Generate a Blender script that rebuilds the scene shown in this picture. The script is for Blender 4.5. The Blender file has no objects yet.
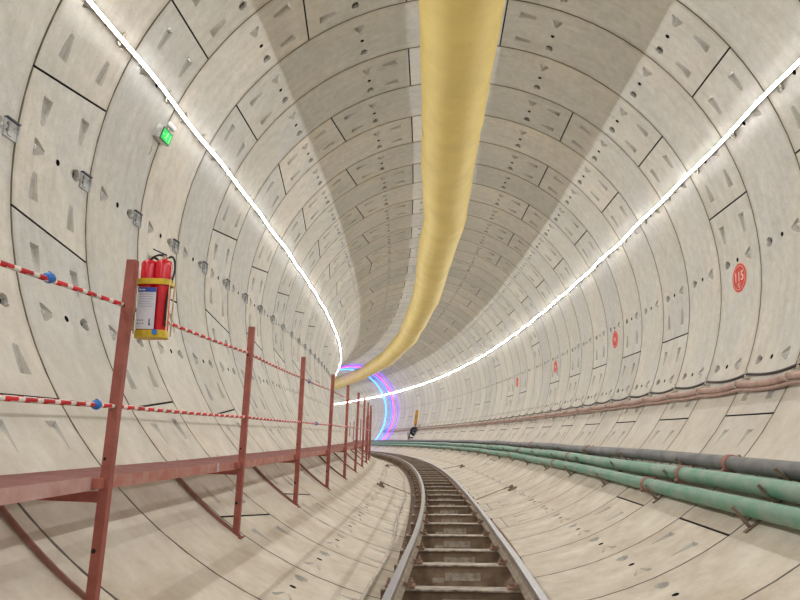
import bpy, bmesh, math, random
import numpy as np
from mathutils import Vector, Matrix
from mathutils.geometry import delaunay_2d_cdt
random.seed(7); RNG = np.random.default_rng(7)
SC = bpy.context.scene; COL = SC.collection
PI = math.pi; R_ = math.radians

# ------------------------------------------------------------------ camera, world, exposure
cd = bpy.data.cameras.new('camera'); cam = bpy.data.objects.new('camera', cd); COL.objects.link(cam)
cam.location = (-0.2576, 0.0, -2.412)
cam.rotation_euler = (R_(90 + 11.953), 0, R_(4.7556))
cd.sensor_width = 36; cd.lens = 653.677 / 800 * 36; cd.clip_start = .05; cd.clip_end = 400
SC.camera = cam
W = bpy.data.worlds.new('world'); SC.world = W; W.use_nodes = True
W.node_tree.nodes['Background'].inputs[0].default_value = (.86, .93, 1, 1)
W.node_tree.nodes['Background'].inputs[1].default_value = .5
SC.view_settings.view_transform = 'Standard'; SC.view_settings.look = 'None'
SC.view_settings.gamma = 1; SC.view_settings.use_curve_mapping = False
SC.view_settings.exposure = 0.0
STRIP_POWER = 158.0                      # the two wall light strips are the only lamps of the near tunnel

# ------------------------------------------------------------------ tunnel axis (curving left, slight grade)
RAD = 3.95; K0, K1 = 0.00333483, 9.83056e-5; G0, KZ = 0.00816305, -0.000214325
RW = 1.2; S0 = 5.00257                  # ring width; where ring 0 begins
SG = np.linspace(-20, 110, 13001); DS = SG[1] - SG[0]
PSI = np.where(SG > 0, K0 * SG + K1 * SG ** 2 / 2, K0 * SG)
sx, sy = np.sin(PSI), np.cos(PSI); i0 = np.argmin(abs(SG))
AXX = -np.concatenate([[0], np.cumsum((sx[1:] + sx[:-1]) / 2 * DS)]); AXX -= AXX[i0]
AXY = np.concatenate([[0], np.cumsum((sy[1:] + sy[:-1]) / 2 * DS)]); AXY -= AXY[i0]
AXZ = np.where(SG > 0, G0 * SG + KZ * SG ** 2 / 2, G0 * SG)
def path(s, u, z):
    s = np.asarray(s, float); u = np.asarray(u, float); z = np.asarray(z, float)
    p = np.interp(s, SG, PSI)
    return np.stack([np.interp(s, SG, AXX) + u * np.cos(p), np.interp(s, SG, AXY) + u * np.sin(p), np.interp(s, SG, AXZ) + z + 0 * s], -1)
def onwall(s, deg, r=RAD):
    a = np.radians(deg); return path(s, r * np.sin(a), r * np.cos(a))
def frame(s, u, z, rot=None):           # X right across the tunnel, Y along it, Z up
    p = float(np.interp(s, SG, PSI)); o = Vector([float(c) for c in path(s, u, z)])
    m = Matrix.Translation(o) @ Matrix.Rotation(p, 4, 'Z')
    return m @ rot if rot is not None else m
def wallframe(s, deg, r=RAD):           # X along tunnel, Y round the wall (towards the crown side), Z inward
    p = float(np.interp(s, SG, PSI)); a = R_(deg); o = Vector([float(c) for c in onwall(s, deg, r)])
    n = Vector((math.cos(p), math.sin(p), 0)); t = Vector((-math.sin(p), math.cos(p), 0)); up = Vector((0, 0, 1))
    inw = -(math.sin(a) * n + math.cos(a) * up); X = t; Y = inw.cross(X)
    m = Matrix((X, Y, inw)).transposed().to_4x4(); m.translation = o
    return m

# ------------------------------------------------------------------ materials
def nodes_of(m): return m.node_tree.nodes, m.node_tree.links
def mat(name, col, rough=.6, metal=0.0, var=.12, scale=6.0, dirt=None, dirt_amt=.5, bump=.0, emis=None, estr=0, objvar=0.0, spec=.4, stretch=None):
    m = bpy.data.materials.new(name); m.use_nodes = True; N, Lk = nodes_of(m); B = N['Principled BSDF']
    B.inputs['Roughness'].default_value = rough; B.inputs['Metallic'].default_value = metal
    B.inputs['Specular IOR Level'].default_value = spec
    tc = N.new('ShaderNodeTexCoord'); src = tc.outputs['Object']
    if stretch:
        mp = N.new('ShaderNodeMapping'); mp.inputs['Scale'].default_value = stretch; Lk.new(src, mp.inputs[0]); src = mp.outputs[0]
    nz = N.new('ShaderNodeTexNoise'); nz.inputs['Scale'].default_value = scale; nz.inputs['Detail'].default_value = 6; nz.inputs['Roughness'].default_value = .65
    Lk.new(src, nz.inputs['Vector'])
    rp = N.new('ShaderNodeValToRGB'); c = col; d = dirt or tuple(x * (1 - dirt_amt) for x in col)
    rp.color_ramp.elements[0].position = .5 - var * 1.2; rp.color_ramp.elements[0].color = (*d, 1)
    rp.color_ramp.elements[1].position = .5 + var * .6; rp.color_ramp.elements[1].color = (*c, 1)
    Lk.new(nz.outputs[0], rp.inputs[0]); out = rp.outputs[0]
    if objvar:
        oi = N.new('ShaderNodeObjectInfo'); mr = N.new('ShaderNodeMapRange'); mr.inputs[3].default_value = 1 - objvar; mr.inputs[4].default_value = 1 + objvar
        Lk.new(oi.outputs['Random'], mr.inputs[0]); hs = N.new('ShaderNodeHueSaturation'); Lk.new(mr.outputs[0], hs.inputs['Value']); Lk.new(out, hs.inputs['Color']); out = hs.outputs[0]
    Lk.new(out, B.inputs['Base Color'])
    if bump:
        b = N.new('ShaderNodeBump'); b.inputs['Strength'].default_value = bump; b.inputs['Distance'].default_value = .01
        n2 = N.new('ShaderNodeTexNoise'); n2.inputs['Scale'].default_value = scale * 6; n2.inputs['Detail'].default_value = 4; Lk.new(src, n2.inputs['Vector'])
        Lk.new(n2.outputs[0], b.inputs['Height']); Lk.new(b.outputs[0], B.inputs['Normal'])
    if emis:
        B.inputs['Emission Color'].default_value = (*emis, 1); B.inputs['Emission Strength'].default_value = estr
    return m

def concrete_material():
    m = bpy.data.materials.new('segment_concrete'); m.use_nodes = True; N, Lk = nodes_of(m); B = N['Principled BSDF']
    B.inputs['Roughness'].default_value = .82; B.inputs['Specular IOR Level'].default_value = .22
    tc = N.new('ShaderNodeTexCoord'); uv = tc.outputs['UV']; ob = tc.outputs['Object']; geo = N.new('ShaderNodeNewGeometry'); oi = N.new('ShaderNodeObjectInfo')
    def noise(scale, vec, detail=6, rough=.6, sc=None):
        if sc:
            mp = N.new('ShaderNodeMapping'); mp.inputs['Scale'].default_value = sc; Lk.new(vec, mp.inputs[0]); vec = mp.outputs[0]
        n = N.new('ShaderNodeTexNoise'); n.inputs['Scale'].default_value = scale; n.inputs['Detail'].default_value = detail; n.inputs['Roughness'].default_value = rough
        Lk.new(vec, n.inputs['Vector']); return n.outputs[0]
    def ramp(v, a, b, ca, cb):
        r = N.new('ShaderNodeValToRGB'); r.color_ramp.elements[0].position = a; r.color_ramp.elements[1].position = b
        r.color_ramp.elements[0].color = (*ca, 1); r.color_ramp.elements[1].color = (*cb, 1); Lk.new(v, r.inputs[0]); return r.outputs[0]
    def mix(f, a, b, mode='MIX'):
        x = N.new('ShaderNodeMix'); x.data_type = 'RGBA'; x.blend_type = mode
        if isinstance(f, (int, float)): x.inputs[0].default_value = f
        else: Lk.new(f, x.inputs[0])
        for i, c in ((6, a), (7, b)):
            if isinstance(c, tuple): x.inputs[i].default_value = (*c, 1)
            else: Lk.new(c, x.inputs[i])
        return x.outputs[2]
    base = ramp(noise(1.1, ob, 5), .35, .65, (.605, .598, .575), (.675, .672, .655))
    warm = ramp(noise(.5, ob, 3), .45, .62, (1, 1, 1), (1.025, .985, .935))
    base = mix(1.0, base, warm, 'MULTIPLY')
    fine = ramp(noise(9, ob, 8, .7), .28, .66, (.88, .88, .87), (1.04, 1.04, 1.04)); base = mix(1.0, base, fine, 'MULTIPLY')
    streak = ramp(noise(2.2, uv, 6, .7, (4.0, .55, 1)), .34, .55, (.91, .90, .88), (1, 1, 1)); base = mix(1.0, base, streak, 'MULTIPLY')
    blot = ramp(noise(3.2, uv, 8, .75, (1, 1, 1)), .30, .40, (.84, .82, .78), (1, 1, 1)); base = mix(.7, base, blot, 'MULTIPLY')
    pores = ramp(noise(55, ob, 2, .5), .30, .36, (.62, .6, .56), (1, 1, 1)); base = mix(.6, base, pores, 'MULTIPLY')
    tint = ramp(oi.outputs['Random'], 0, 1, (.90, .91, .91), (1.06, 1.045, 1.02)); base = mix(1.0, base, tint, 'MULTIPLY')
    su = N.new('ShaderNodeSeparateXYZ'); Lk.new(uv, su.inputs[0])
    def mth(op, a, b=None):
        x = N.new('ShaderNodeMath'); x.operation = op
        for i, q in enumerate((a, b)):
            if q is None: continue
            if isinstance(q, (int, float)): x.inputs[i].default_value = q
            else: Lk.new(q, x.inputs[i])
        return x.outputs[0]
    ed = mth('PINGPONG', mth('SUBTRACT', su.outputs[0], S0 - 60), .6)          # metres to the nearest ring joint
    ed = mth('ADD', ed, mth('MULTIPLY', mth('SUBTRACT', noise(3.0, ob, 5, .7), .5), .10))
    grime = ramp(ed, .005, .075, (.80, .765, .70), (1, 1, 1)); base = mix(.85, base, grime, 'MULTIPLY')
    # settled dust on surfaces that face up
    sx_ = N.new('ShaderNodeSeparateXYZ'); Lk.new(geo.outputs['Normal'], sx_.inputs[0])
    mr = N.new('ShaderNodeMapRange'); mr.inputs[1].default_value = .25; mr.inputs[2].default_value = .85; mr.inputs[3].default_value = 0; mr.inputs[4].default_value = .9; Lk.new(sx_.outputs[2], mr.inputs[0])
    dust = ramp(noise(2.4, ob, 7, .7), .32, .68, (.50, .42, .325), (.72, .66, .565)); base = mix(mr.outputs[0], base, dust)
    Lk.new(base, B.inputs['Base Color'])
    b = N.new('ShaderNodeBump'); b.inputs['Strength'].default_value = .25; b.inputs['Distance'].default_value = .01
    Lk.new(noise(22, ob, 6, .7), b.inputs['Height']); Lk.new(b.outputs[0], B.inputs['Normal'])
    return m
M = dict(
    concrete=concrete_material(),
    pocket=mat('rough_shaded_pocket', (.50, .485, .46), .9, dirt=(.36, .35, .33), scale=12, var=.2, bump=.3),  # rough concrete, its colour darkened to put recess shade into the bolt pockets
    ringjoint=mat('ring_joint_edge', (.20, .18, .155), .9, dirt=(.10, .09, .075), scale=4, var=.2),
    joint=mat('joint_gasket', (.035, .033, .03), .9),
    hole=mat('grout_plug', (.012, .012, .012), .7),
    washer=mat('bolt_washer', (.72, .72, .70), .45, .3),
    bolt=mat('bolt_steel', (.42, .40, .37), .5, .6),
    bracket=mat('galvanised_plate', (.50, .51, .52), .6, .1, objvar=.15), bracket_top=mat('dark_plate_edge', (.10, .095, .14), .5, .3),
    red=mat('red_oxide_paint', (.40, .125, .10), .7, dirt=(.28, .085, .065), scale=9, var=.16, objvar=.08),
    deckdust=mat('deck_groove_dust', (.56, .42, .39), .9),
    pinkfascia=mat('pink_dust_angle', (.56, .36, .33), .85, dirt=(.42, .20, .18), scale=6, var=.2),
    strutred=mat('dusty_strut_paint', (.34, .17, .135), .8, dirt=(.24, .12, .09), scale=8),
    reddeck=mat('dusty_red_deck', (.46, .25, .23), .85, dirt=(.34, .16, .145), scale=5, var=.2),
    redfascia=mat('dusty_red_angle', (.42, .15, .12), .7, dirt=(.46, .27, .22), scale=7, var=.14, objvar=.1),
    ropered=mat('rope_red', (.72, .02, .03), .6), ropewhite=mat('rope_white', (.78, .76, .70), .7, dirt_amt=.25),
    blue=mat('blue_plastic', (.03, .19, .62), .35), 
    extred=mat('extinguisher_red', (.70, .008, .025), .25, dirt=(.55, .008, .02), spec=.6), black=mat('black_rubber', (.015, .015, .016), .5),
    brass=mat('valve_metal', (.45, .36, .26), .35, .8),
    yellow=mat('yellow_paint', (.72, .50, .02), .45, dirt=(.45, .33, .03), scale=20, var=.15), cream=mat('cream_frame', (.80, .66, .36), .5),
    board=mat('label_board', (.66, .66, .74), .5, dirt_amt=.08), boardblue=mat('label_blue', (.04, .10, .55), .5), print=mat('print_grey', (.30, .31, .42), .6), printdark=mat('print_dark', (.04, .04, .06), .6),
    duct=mat('yellow_duct_fabric', (.66, .51, .165), .6, dirt=(.55, .41, .125), scale=1.6, var=.22, bump=.35, spec=.35),
    ductseam=mat('duct_seam', (.54, .41, .15), .6),
    green=mat('green_pipe_paint', (.10, .29, .19), .5, dirt=(.28, .34, .29), scale=3.5, var=.2, bump=.2, stretch=(1, 1, 1)),
    greenpale=mat('dusty_green_pipe_paint', (.12, .31, .21), .5, dirt=(.36, .41, .35), scale=3.0, var=.2, bump=.2),
    grey=mat('dark_grey_pipe', (.10, .105, .11), .5, dirt=(.26, .25, .24), scale=3.0, var=.24, bump=.2),
    rust=mat('rusty_bracket', (.24, .17, .12), .8, dirt=(.33, .27, .21), scale=15),
    couple=mat('red_coupling', (.36, .15, .12), .6, dirt=(.28, .17, .14), scale=15),
    cableblack=mat('black_cable', (.05, .035, .035), .5), cablepink=mat('dusty_pink_sleeve', (.52, .36, .31), .75, dirt=(.38, .26, .22), scale=9, var=.16),
    clipwhite=mat('pale_clip', (.62, .56, .47), .6),
    railtop=mat('polished_rail_head', (.36, .36, .355), .36, .55, dirt=(.34, .33, .32), scale=4, var=.15), railweb=mat('dusty_rail_web', (.40, .34, .27), .8, dirt=(.20, .14, .10), scale=9, var=.2),
    sleeper=mat('dirty_steel_sleeper', (.31, .225, .155), .8, dirt=(.085, .055, .042), scale=5, var=.2, objvar=.25), sleepertop=mat('worn_sleeper_flange', (.50, .44, .37), .55, .2, dirt=(.16, .12, .095), scale=8, var=.12, stretch=(1, 3, 1), objvar=.12),
    sleeperpatch=mat('pale_grout_patch', (.50, .45, .38), .8, dirt=(.24, .19, .15), scale=14, var=.14),
    clip=mat('rusty_rail_clip', (.26, .14, .10), .8, dirt=(.36, .28, .21), scale=30, var=.2), mud=mat('dried_mud', (.22, .17, .13), .95, dirt=(.10, .07, .055), scale=6, var=.25),
    housing=mat('white_housing', (.72, .72, .70), .5), darkrim=mat('dark_rim', (.05, .06, .06), .5),
    signgreen=mat('exit_green', (.0, .30, .05), .4, emis=(.0, .85, .12), estr=.7), figure=mat('exit_figure', (.3, .9, .4), .4, emis=(.25, 1, .35), estr=1.2),
    signred=mat('sign_red', (.68, .055, .03), .6, dirt_amt=.25), signpale=mat('sign_pale', (.80, .50, .42), .6, dirt_amt=.1), signwhite=mat('sign_letter', (.85, .62, .55), .6, dirt_amt=.1),
    orange=mat('orange_panel', (.72, .36, .04), .5), paper=mat('white_tag', (.8, .8, .8), .6), darkblue=mat('dark_blue_paint', (.03, .035, .10), .5), wheel=mat('reel_black', (.02, .02, .03), .4),
)
def emissive(name, col, strength):
    m = bpy.data.materials.new(name); m.use_nodes = True; N, Lk = nodes_of(m); N.remove(N['Principled BSDF'])
    e = N.new('ShaderNodeEmission'); e.inputs[0].default_value = (*col, 1); e.inputs[1].default_value = strength; Lk.new(e.outputs[0], N['Material Output'].inputs[0]); return m
M['strip'] = emissive('strip_light', (1, .99, .98), STRIP_POWER)

# ------------------------------------------------------------------ mesh helpers
def new_obj(name, me, parent=None, mw=None):
    o = bpy.data.objects.new(name, me); COL.objects.link(o)
    if mw is not None: o.matrix_world = mw
    if parent is not None:
        o.parent = parent
    return o
class MB:
    def __init__(s): s.v = []; s.f = []; s.m = []; s.mats = []; s.sm = []
    def mi(s, m):
        if m not in s.mats: s.mats.append(m)
        return s.mats.index(m)
    def add(s, vs, fs, m, smooth=False):
        b = len(s.v); s.v += [tuple(map(float, v)) for v in vs]; s.f += [tuple(b + i for i in f) for f in fs]; k = s.mi(m); s.m += [k] * len(fs); s.sm += [smooth] * len(fs); return s
    def box(s, c, d, m, rot=None, bev=0):
        x, y, z = (q / 2 for q in d)
        if bev:
            b = min(bev, x * .9, y * .9, z * .9); bm = bmesh.new(); bmesh.ops.create_cube(bm, size=1, matrix=Matrix.Diagonal((d[0], d[1], d[2], 1)))
            bmesh.ops.bevel(bm, geom=bm.edges[:], offset=b, segments=1, affect='EDGES'); vs = [v.co.copy() for v in bm.verts]; fs = [[v.index for v in f.verts] for f in bm.faces]; bm.free()
        else:
            vs = [Vector((i * x, j * y, k * z)) for i in (-1, 1) for j in (-1, 1) for k in (-1, 1)]; fs = [(0, 1, 3, 2), (4, 6, 7, 5), (0, 4, 5, 1), (2, 3, 7, 6), (0, 2, 6, 4), (1, 5, 7, 3)]
        if rot is not None: vs = [rot @ v for v in vs]
        return s.add([v + Vector(c) for v in vs], fs, m)
    def cyl(s, a, b, r, m, n=14, r2=None, smooth=True, caps=True):
        a, b = Vector(a), Vector(b); d = (b - a).normalized(); x = d.orthogonal().normalized(); y = d.cross(x); r2 = r if r2 is None else r2
        vs = [a + r * (math.cos(2 * PI * i / n) * x + math.sin(2 * PI * i / n) * y) for i in range(n)] + [b + r2 * (math.cos(2 * PI * i / n) * x + math.sin(2 * PI * i / n) * y) for i in range(n)]
        s.add(vs, [(i, (i + 1) % n, n + (i + 1) % n, n + i) for i in range(n)], m, smooth)
        if caps: s.add(vs[:n], [tuple(range(n))[::-1]], m); s.add(vs[n:], [tuple(range(n))], m)
        return s
    def tube(s, pts, r, m, n=8, caps=True, mfun=None):
        pts = [Vector(p) for p in pts]; rings = []; up = None
        for i, p in enumerate(pts):
            d = (pts[min(i + 1, len(pts) - 1)] - pts[max(i - 1, 0)]).normalized()
            if up is None: up = d.orthogonal().normalized()
            up = (up - d * up.dot(d)).normalized(); y = d.cross(up); rr = r[i] if hasattr(r, '__len__') else r
            rings.append([p + rr * (math.cos(2 * PI * k / n) * up + math.sin(2 * PI * k / n) * y) for k in range(n)])
        vs = [v for g in rings for v in g]; b = len(s.v); s.v += [tuple(v) for v in vs]
        for i in range(len(pts) - 1):
            for k in range(n):
                s.f.append((b + i * n + k, b + i * n + (k + 1) % n, b + (i + 1) * n + (k + 1) % n, b + (i + 1) * n + k)); s.m.append(s.mi(mfun(i, k) if mfun else m)); s.sm.append(True)
        if caps:
            for base, rev in ((b, 1), (b + (len(pts) - 1) * n, 0)):
                f = tuple(base + k for k in range(n)); s.f.append(f[::-1] if rev else f); s.m.append(s.mi(m)); s.sm.append(False)
        return s
    def lathe(s, prof, m, n=18, o=(0, 0, 0), axis='Z'):
        vs = []; o = Vector(o)
        for r, z in prof:
            for k in range(n):
                a = 2 * PI * k / n; p = Vector((r * math.cos(a), r * math.sin(a), z)); vs.append(o + (p if axis == 'Z' else Vector((p.x, p.z, p.y))))
        fs = [(i * n + k, i * n + (k + 1) % n, (i + 1) * n + (k + 1) % n, (i + 1) * n + k) for i in range(len(prof) - 1) for k in range(n)]
        return s.add(vs, fs, m, True)
    def build(s, name, parent=None, mw=None, share=None):
        me = bpy.data.meshes.new(name); me.from_pydata(s.v, [], s.f)
        for q in s.mats: me.materials.append(M[q])
        me.polygons.foreach_set('material_index', s.m); me.polygons.foreach_set('use_smooth', s.sm)
        bm = bmesh.new(); bm.from_mesh(me); bmesh.ops.recalc_face_normals(bm, faces=bm.faces[:]); bm.to_mesh(me); bm.free()
        me.update(); return new_obj(name, me, parent, mw)
def empty(name, mw, label=None, cat=None, group=None, kind=None):
    o = bpy.data.objects.new(name, None); COL.objects.link(o); o.matrix_world = mw; o.empty_display_size = .1; return tag(o, label, cat, group, kind)
def tag(o, label=None, cat=None, group=None, kind=None):
    for k, v in (('label', label), ('category', cat), ('group', group), ('kind', kind)):
        if v: o[k] = v
    return o
def dup(root, mw, label=None, group=None):
    r = root.copy(); COL.objects.link(r); r.matrix_world = mw
    if label: r['label'] = label
    if group: r['group'] = group
    for ch in root.children:
        c = ch.copy(); COL.objects.link(c); c.parent = r
        for g in ch.children:
            d = g.copy(); COL.objects.link(d); d.parent = c
    return r
def sweep(mb, prof, s0, s1, ds, m, closed=True, mfun=None, smooth=False, off=None):
    """a cross-section [(u, z)] carried along the tunnel axis"""
    ss = np.arange(s0, s1 + 1e-6, ds); n = len(prof); vs = []
    for s in ss:
        du, dz = off(s) if off else (0, 0)
        vs.append(path(np.full(n, s), np.array([p[0] for p in prof]) + du, np.array([p[1] for p in prof]) + dz))
    vs = np.concatenate(vs); b = len(mb.v); mb.v += [tuple(map(float, v)) for v in vs]
    for i in range(len(ss) - 1):
        for k in range(n if closed else n - 1):
            mb.f.append((b + i * n + k, b + i * n + (k + 1) % n, b + (i + 1) * n + (k + 1) % n, b + (i + 1) * n + k)); mb.m.append(mb.mi(mfun(i, k) if mfun else m)); mb.sm.append(smooth)
    if closed:
        for base in (b, b + (len(ss) - 1) * n):
            mb.f.append(tuple(base + k for k in range(n))); mb.m.append(mb.mi(m)); mb.sm.append(False)
    return mb
ORD = ['nearest', 'second', 'third', 'fourth', 'fifth', 'sixth', 'seventh', 'eighth', 'ninth', 'tenth', 'eleventh', 'twelfth', 'thirteenth', 'fourteenth', 'fifteenth', 'sixteenth']

# ------------------------------------------------------------------ the lining: precast rings of six segments with bolt pockets
ROWS = [-157, -133.5, -110.7, -88.2, -66.0, -43.8, -21.8, .3, 22.5, 44.8, 67.4, 89.8, 112.5, 135.2, 157.7, 180.2]
TYPES = {  # (angle at near edge, angle at far edge) of each long joint, going round; the narrow tapered key sits where two lie close
    'E': [(-101, -101), (-78.7, -76.2), (-11, -11), (56, 56), (123.8, 123.8), (191, 191)],
    'O': [(-123.4, -121.4), (-54.8, -54.8), (11.1, 11.1), (78.3, 78.3), (146.4, 146.4), (216.7, 213.9)],
    'P': [(-123, -123), (-52.9, -55.5), (-34.1, -31.8), (33.7, 33.7), (101.2, 101.2), (168.6, 168.6)],
    'Q': [(-99.6, -99.6), (-31.6, -33.6), (-10.8, -10.8), (55.9, 55.9), (123.8, 123.8), (191.5, 191.5)]}
TYPES['E'][0] = (-97.6, -100.5)
RAIL_SIDE = None
def ang(j, t): return j[0] + (j[1] - j[0]) * t
def pocket_shapes(a, b):
    """polygons (t in metres 0..1.2, theta deg) with a wide deep end and a shallow tip: (outline, wide point, tip point, depth)"""
    out = []
    dpm = 180 / PI / RAD                # degrees per metre of arc
    def inside(th, t, mg): return ang(a, t / RW) + mg < th < ang(b, t / RW) - mg
    for r in ROWS:
        for rr in (r, r + 360):
            if inside(rr, .3, 1.6) and inside(rr, .9, 1.6):
                out.append(('tri', [(.245, rr - 1.25), (.245, rr + 1.25), (.29, rr + 1.2), (.42, rr + .25), (.42, rr - .25), (.29, rr - 1.2)], (.245, rr), (.42, rr), .060))
                out.append(('hole', [(.63 + .032 * math.cos(q), rr + .032 * dpm * math.sin(q)) for q in np.arange(0, 2 * PI, PI / 5)], None, None, .05))
                o = [(.955 + .065 * math.cos(q), rr + .066 * dpm * math.sin(q)) for q in np.linspace(-PI / 2, PI / 2, 6)] + [(.90, rr + .045 * dpm), (.855, rr + .015 * dpm), (.855, rr - .015 * dpm), (.90, rr - .045 * dpm)]
                out.append(('round', o, (1.02, rr), (.855, rr), .07))
    for j, sgn in ((a, 1), (b, -1)):
        for t in (.31, .92):
            w, e = ang(j, t / RW) + sgn * 3.0, ang(j, t / RW) + sgn * 7.2
            if inside(e, t, 1.2):
                out.append(('wedge', [(t - .070, w), (t + .070, w), (t + .060, w + sgn * 1.6), (t + .032, e - sgn * .3), (t, e), (t - .032, e - sgn * .3), (t - .060, w + sgn * 1.6)], (t, w), (t, e), .050))
    return out
def pip(x, y, poly):
    c = False; n = len(poly)
    for i in range(n):
        x1, y1 = poly[i]; x2, y2 = poly[(i + 1) % n]
        if (y1 > y) != (y2 > y) and x < (x2 - x1) * (y - y1) / (y2 - y1) + x1: c = not c
    return c
def make_template(a, b, pockets=True):
    """verts as (t, theta, depth outward); faces; material flags; washer spots"""
    A = RAD * PI / 180; gap = .0055; ch = .0065
    def dom(t, th): return Vector((t, th * A))
    ga = gap / A + ch / A
    mid = (ang(a, .5) + ang(b, .5)) / 2
    e0 = gap + ch
    corners = [(e0, a[0] + ga), (RW - e0, a[1] + ga), (RW - e0, b[1] - ga), (e0, b[0] - ga)]
    shp = pocket_shapes(a, b) if pockets else []
    vs = []; es = []
    def loop(pts):
        k = len(vs); vs.extend(dom(*p) for p in pts); n = len(pts); es.extend((k + i, k + (i + 1) % n) for i in range(n))
    nside = max(2, int(round((b[0] - a[0]) / 3.75)))
    side = []
    pts = [corners[0]] + [corners[1]]
    f = [i / nside for i in range(1, nside)]
    pts += [(RW - e0, corners[1][1] + (corners[2][1] - corners[1][1]) * q) for q in f] + [corners[2], corners[3]]
    pts += [(e0, corners[3][1] + (corners[0][1] - corners[3][1]) * q) for q in f]
    loop(pts); rim = len(pts)
    for sh in shp: loop(sh[1])
    # cross lines keep the plate curved
    for q in f:
        ta, tb = (e0, corners[0][1] + (corners[3][1] - corners[0][1]) * q), (RW - e0, corners[1][1] + (corners[2][1] - corners[1][1]) * q)
        k = len(vs); vs.extend((dom(*ta), dom(*tb))); es.append((k, k + 1))
    ov, oe, of, _, _, _ = delaunay_2d_cdt(vs, es, [], 0, 1e-5, False)
    P2 = [(p.x, p.y / A) for p in ov]; V = [(p[0], p[1], 0.0) for p in P2]; F = []; FM = []
    polys = [[(p[0], p[1]) for p in sh[1]] for sh in shp]; infaces = {i: [] for i in range(len(shp))}
    for fc in of:
        cx = sum(P2[i][0] for i in fc) / len(fc); cy = sum(P2[i][1] for i in fc) / len(fc); hit = None
        for i, pg in enumerate(polys):
            if abs(cx - pg[0][0]) < .4 and abs(cy - pg[0][1]) < 5 and pip(cx, cy, pg): hit = i; break
        if hit is None:
            F.append(tuple(fc)); FM.append(0)
        else: infaces[hit].append(tuple(fc))
    for i, fcs in infaces.items():
        kind, _, wide, tip, dep = shp[i]; mp = {}
        if abs((sum(p[1] for p in polys[i]) / len(polys[i]) + 180) % 360 - 180) > 128: dep *= .6
        def low(v):
            if v not in mp:
                t, th = P2[v]
                if kind == 'hole': d = dep
                else:
                    ax = Vector((wide[0] - tip[0], (wide[1] - tip[1]) * A)); q = Vector((t - tip[0], (th - tip[1]) * A)).dot(ax) / ax.length_squared
                    d = dep * max(.06, min(1, q)) ; 
                cx = sum(p[0] for p in polys[i]) / len(polys[i]); cy = sum(p[1] for p in polys[i]) / len(polys[i])
                sh_ = .88 if kind != 'hole' else .96
                mp[v] = len(V); V.append((cx + (t - cx) * sh_, cy + (th - cy) * sh_, d))
            return mp[v]
        cnt = {}
        for fc in fcs:
            for x, y in zip(fc, fc[1:] + fc[:1]): cnt[(x, y)] = 1
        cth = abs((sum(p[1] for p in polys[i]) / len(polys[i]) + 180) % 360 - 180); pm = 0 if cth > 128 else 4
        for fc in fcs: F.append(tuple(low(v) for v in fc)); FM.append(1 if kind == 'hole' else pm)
        for (x, y) in cnt:
            if (y, x) not in cnt: F.append((x, y, low(y), low(x))); FM.append(1 if kind == 'hole' else 0)
    # chamfer and sides round the rim
    rimidx = []
    key = {(round(p[0], 5), round(p[1], 4)): i for i, p in enumerate(P2)}
    for p in pts:
        rimidx.append(key.get((round(p[0], 5), round(p[1], 4))) if (round(p[0], 5), round(p[1], 4)) in key else min(range(len(P2)), key=lambda i: abs(P2[i][0] - p[0]) + abs(P2[i][1] - p[1])))
    oc = []
    g2 = gap / A
    for (t, th) in pts:
        t2 = gap if t < .6 else RW - gap
        lo, hi = ang(a, t / RW) + ga, ang(b, t / RW) - ga
        th2 = th - (ch / A) if abs(th - lo) < .05 else (th + ch / A if abs(th - hi) < .05 else th)
        oc.append((t2, th2))
    b1 = len(V); V += [(t, th, ch) for t, th in oc]; b2 = len(V); V += [(t, th, .07) for t, th in oc]
    for i in range(rim):
        j = (i + 1) % rim
        same = (pts[i][0] < .6) == (pts[j][0] < .6); c_ = 5 if same else (0 if abs((pts[i][1] + 180) % 360 - 180) > 160 else 2)
        F.append((rimidx[i], rimidx[j], b1 + j, b1 + i)); FM.append(c_)
        F.append((b1 + i, b1 + j, b2 + j, b2 + i)); FM.append(c_)
    spots = [(sh[0], sh[2]) for sh in shp if sh[0] in ('tri', 'round')]
    return np.array(V), F, FM, spots
TPL = {}
for ty, js in TYPES.items():
    for i in range(6):
        a = js[i]; b = js[(i + 1) % 6]
        if i == 5: b = (b[0] + 360, b[1] + 360)
        TPL[ty, i] = make_template(a, b)
def ring_type(k):
    known = {-3: 'O', -2: 'E', -1: 'P', 0: 'E', 1: 'O', 2: 'Q', 3: 'O', 4: 'E', 5: 'P', 6: 'E', 7: 'P', 8: 'E', 9: 'P'}
    if k in known: return known[k]
    return ('EQE'[(k // 2) % 3]) if k % 2 == 0 else ('POP'[(k // 2) % 3])
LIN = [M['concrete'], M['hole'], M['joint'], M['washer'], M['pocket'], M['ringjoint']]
def tube_local(spots, V0):
    return None
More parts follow.
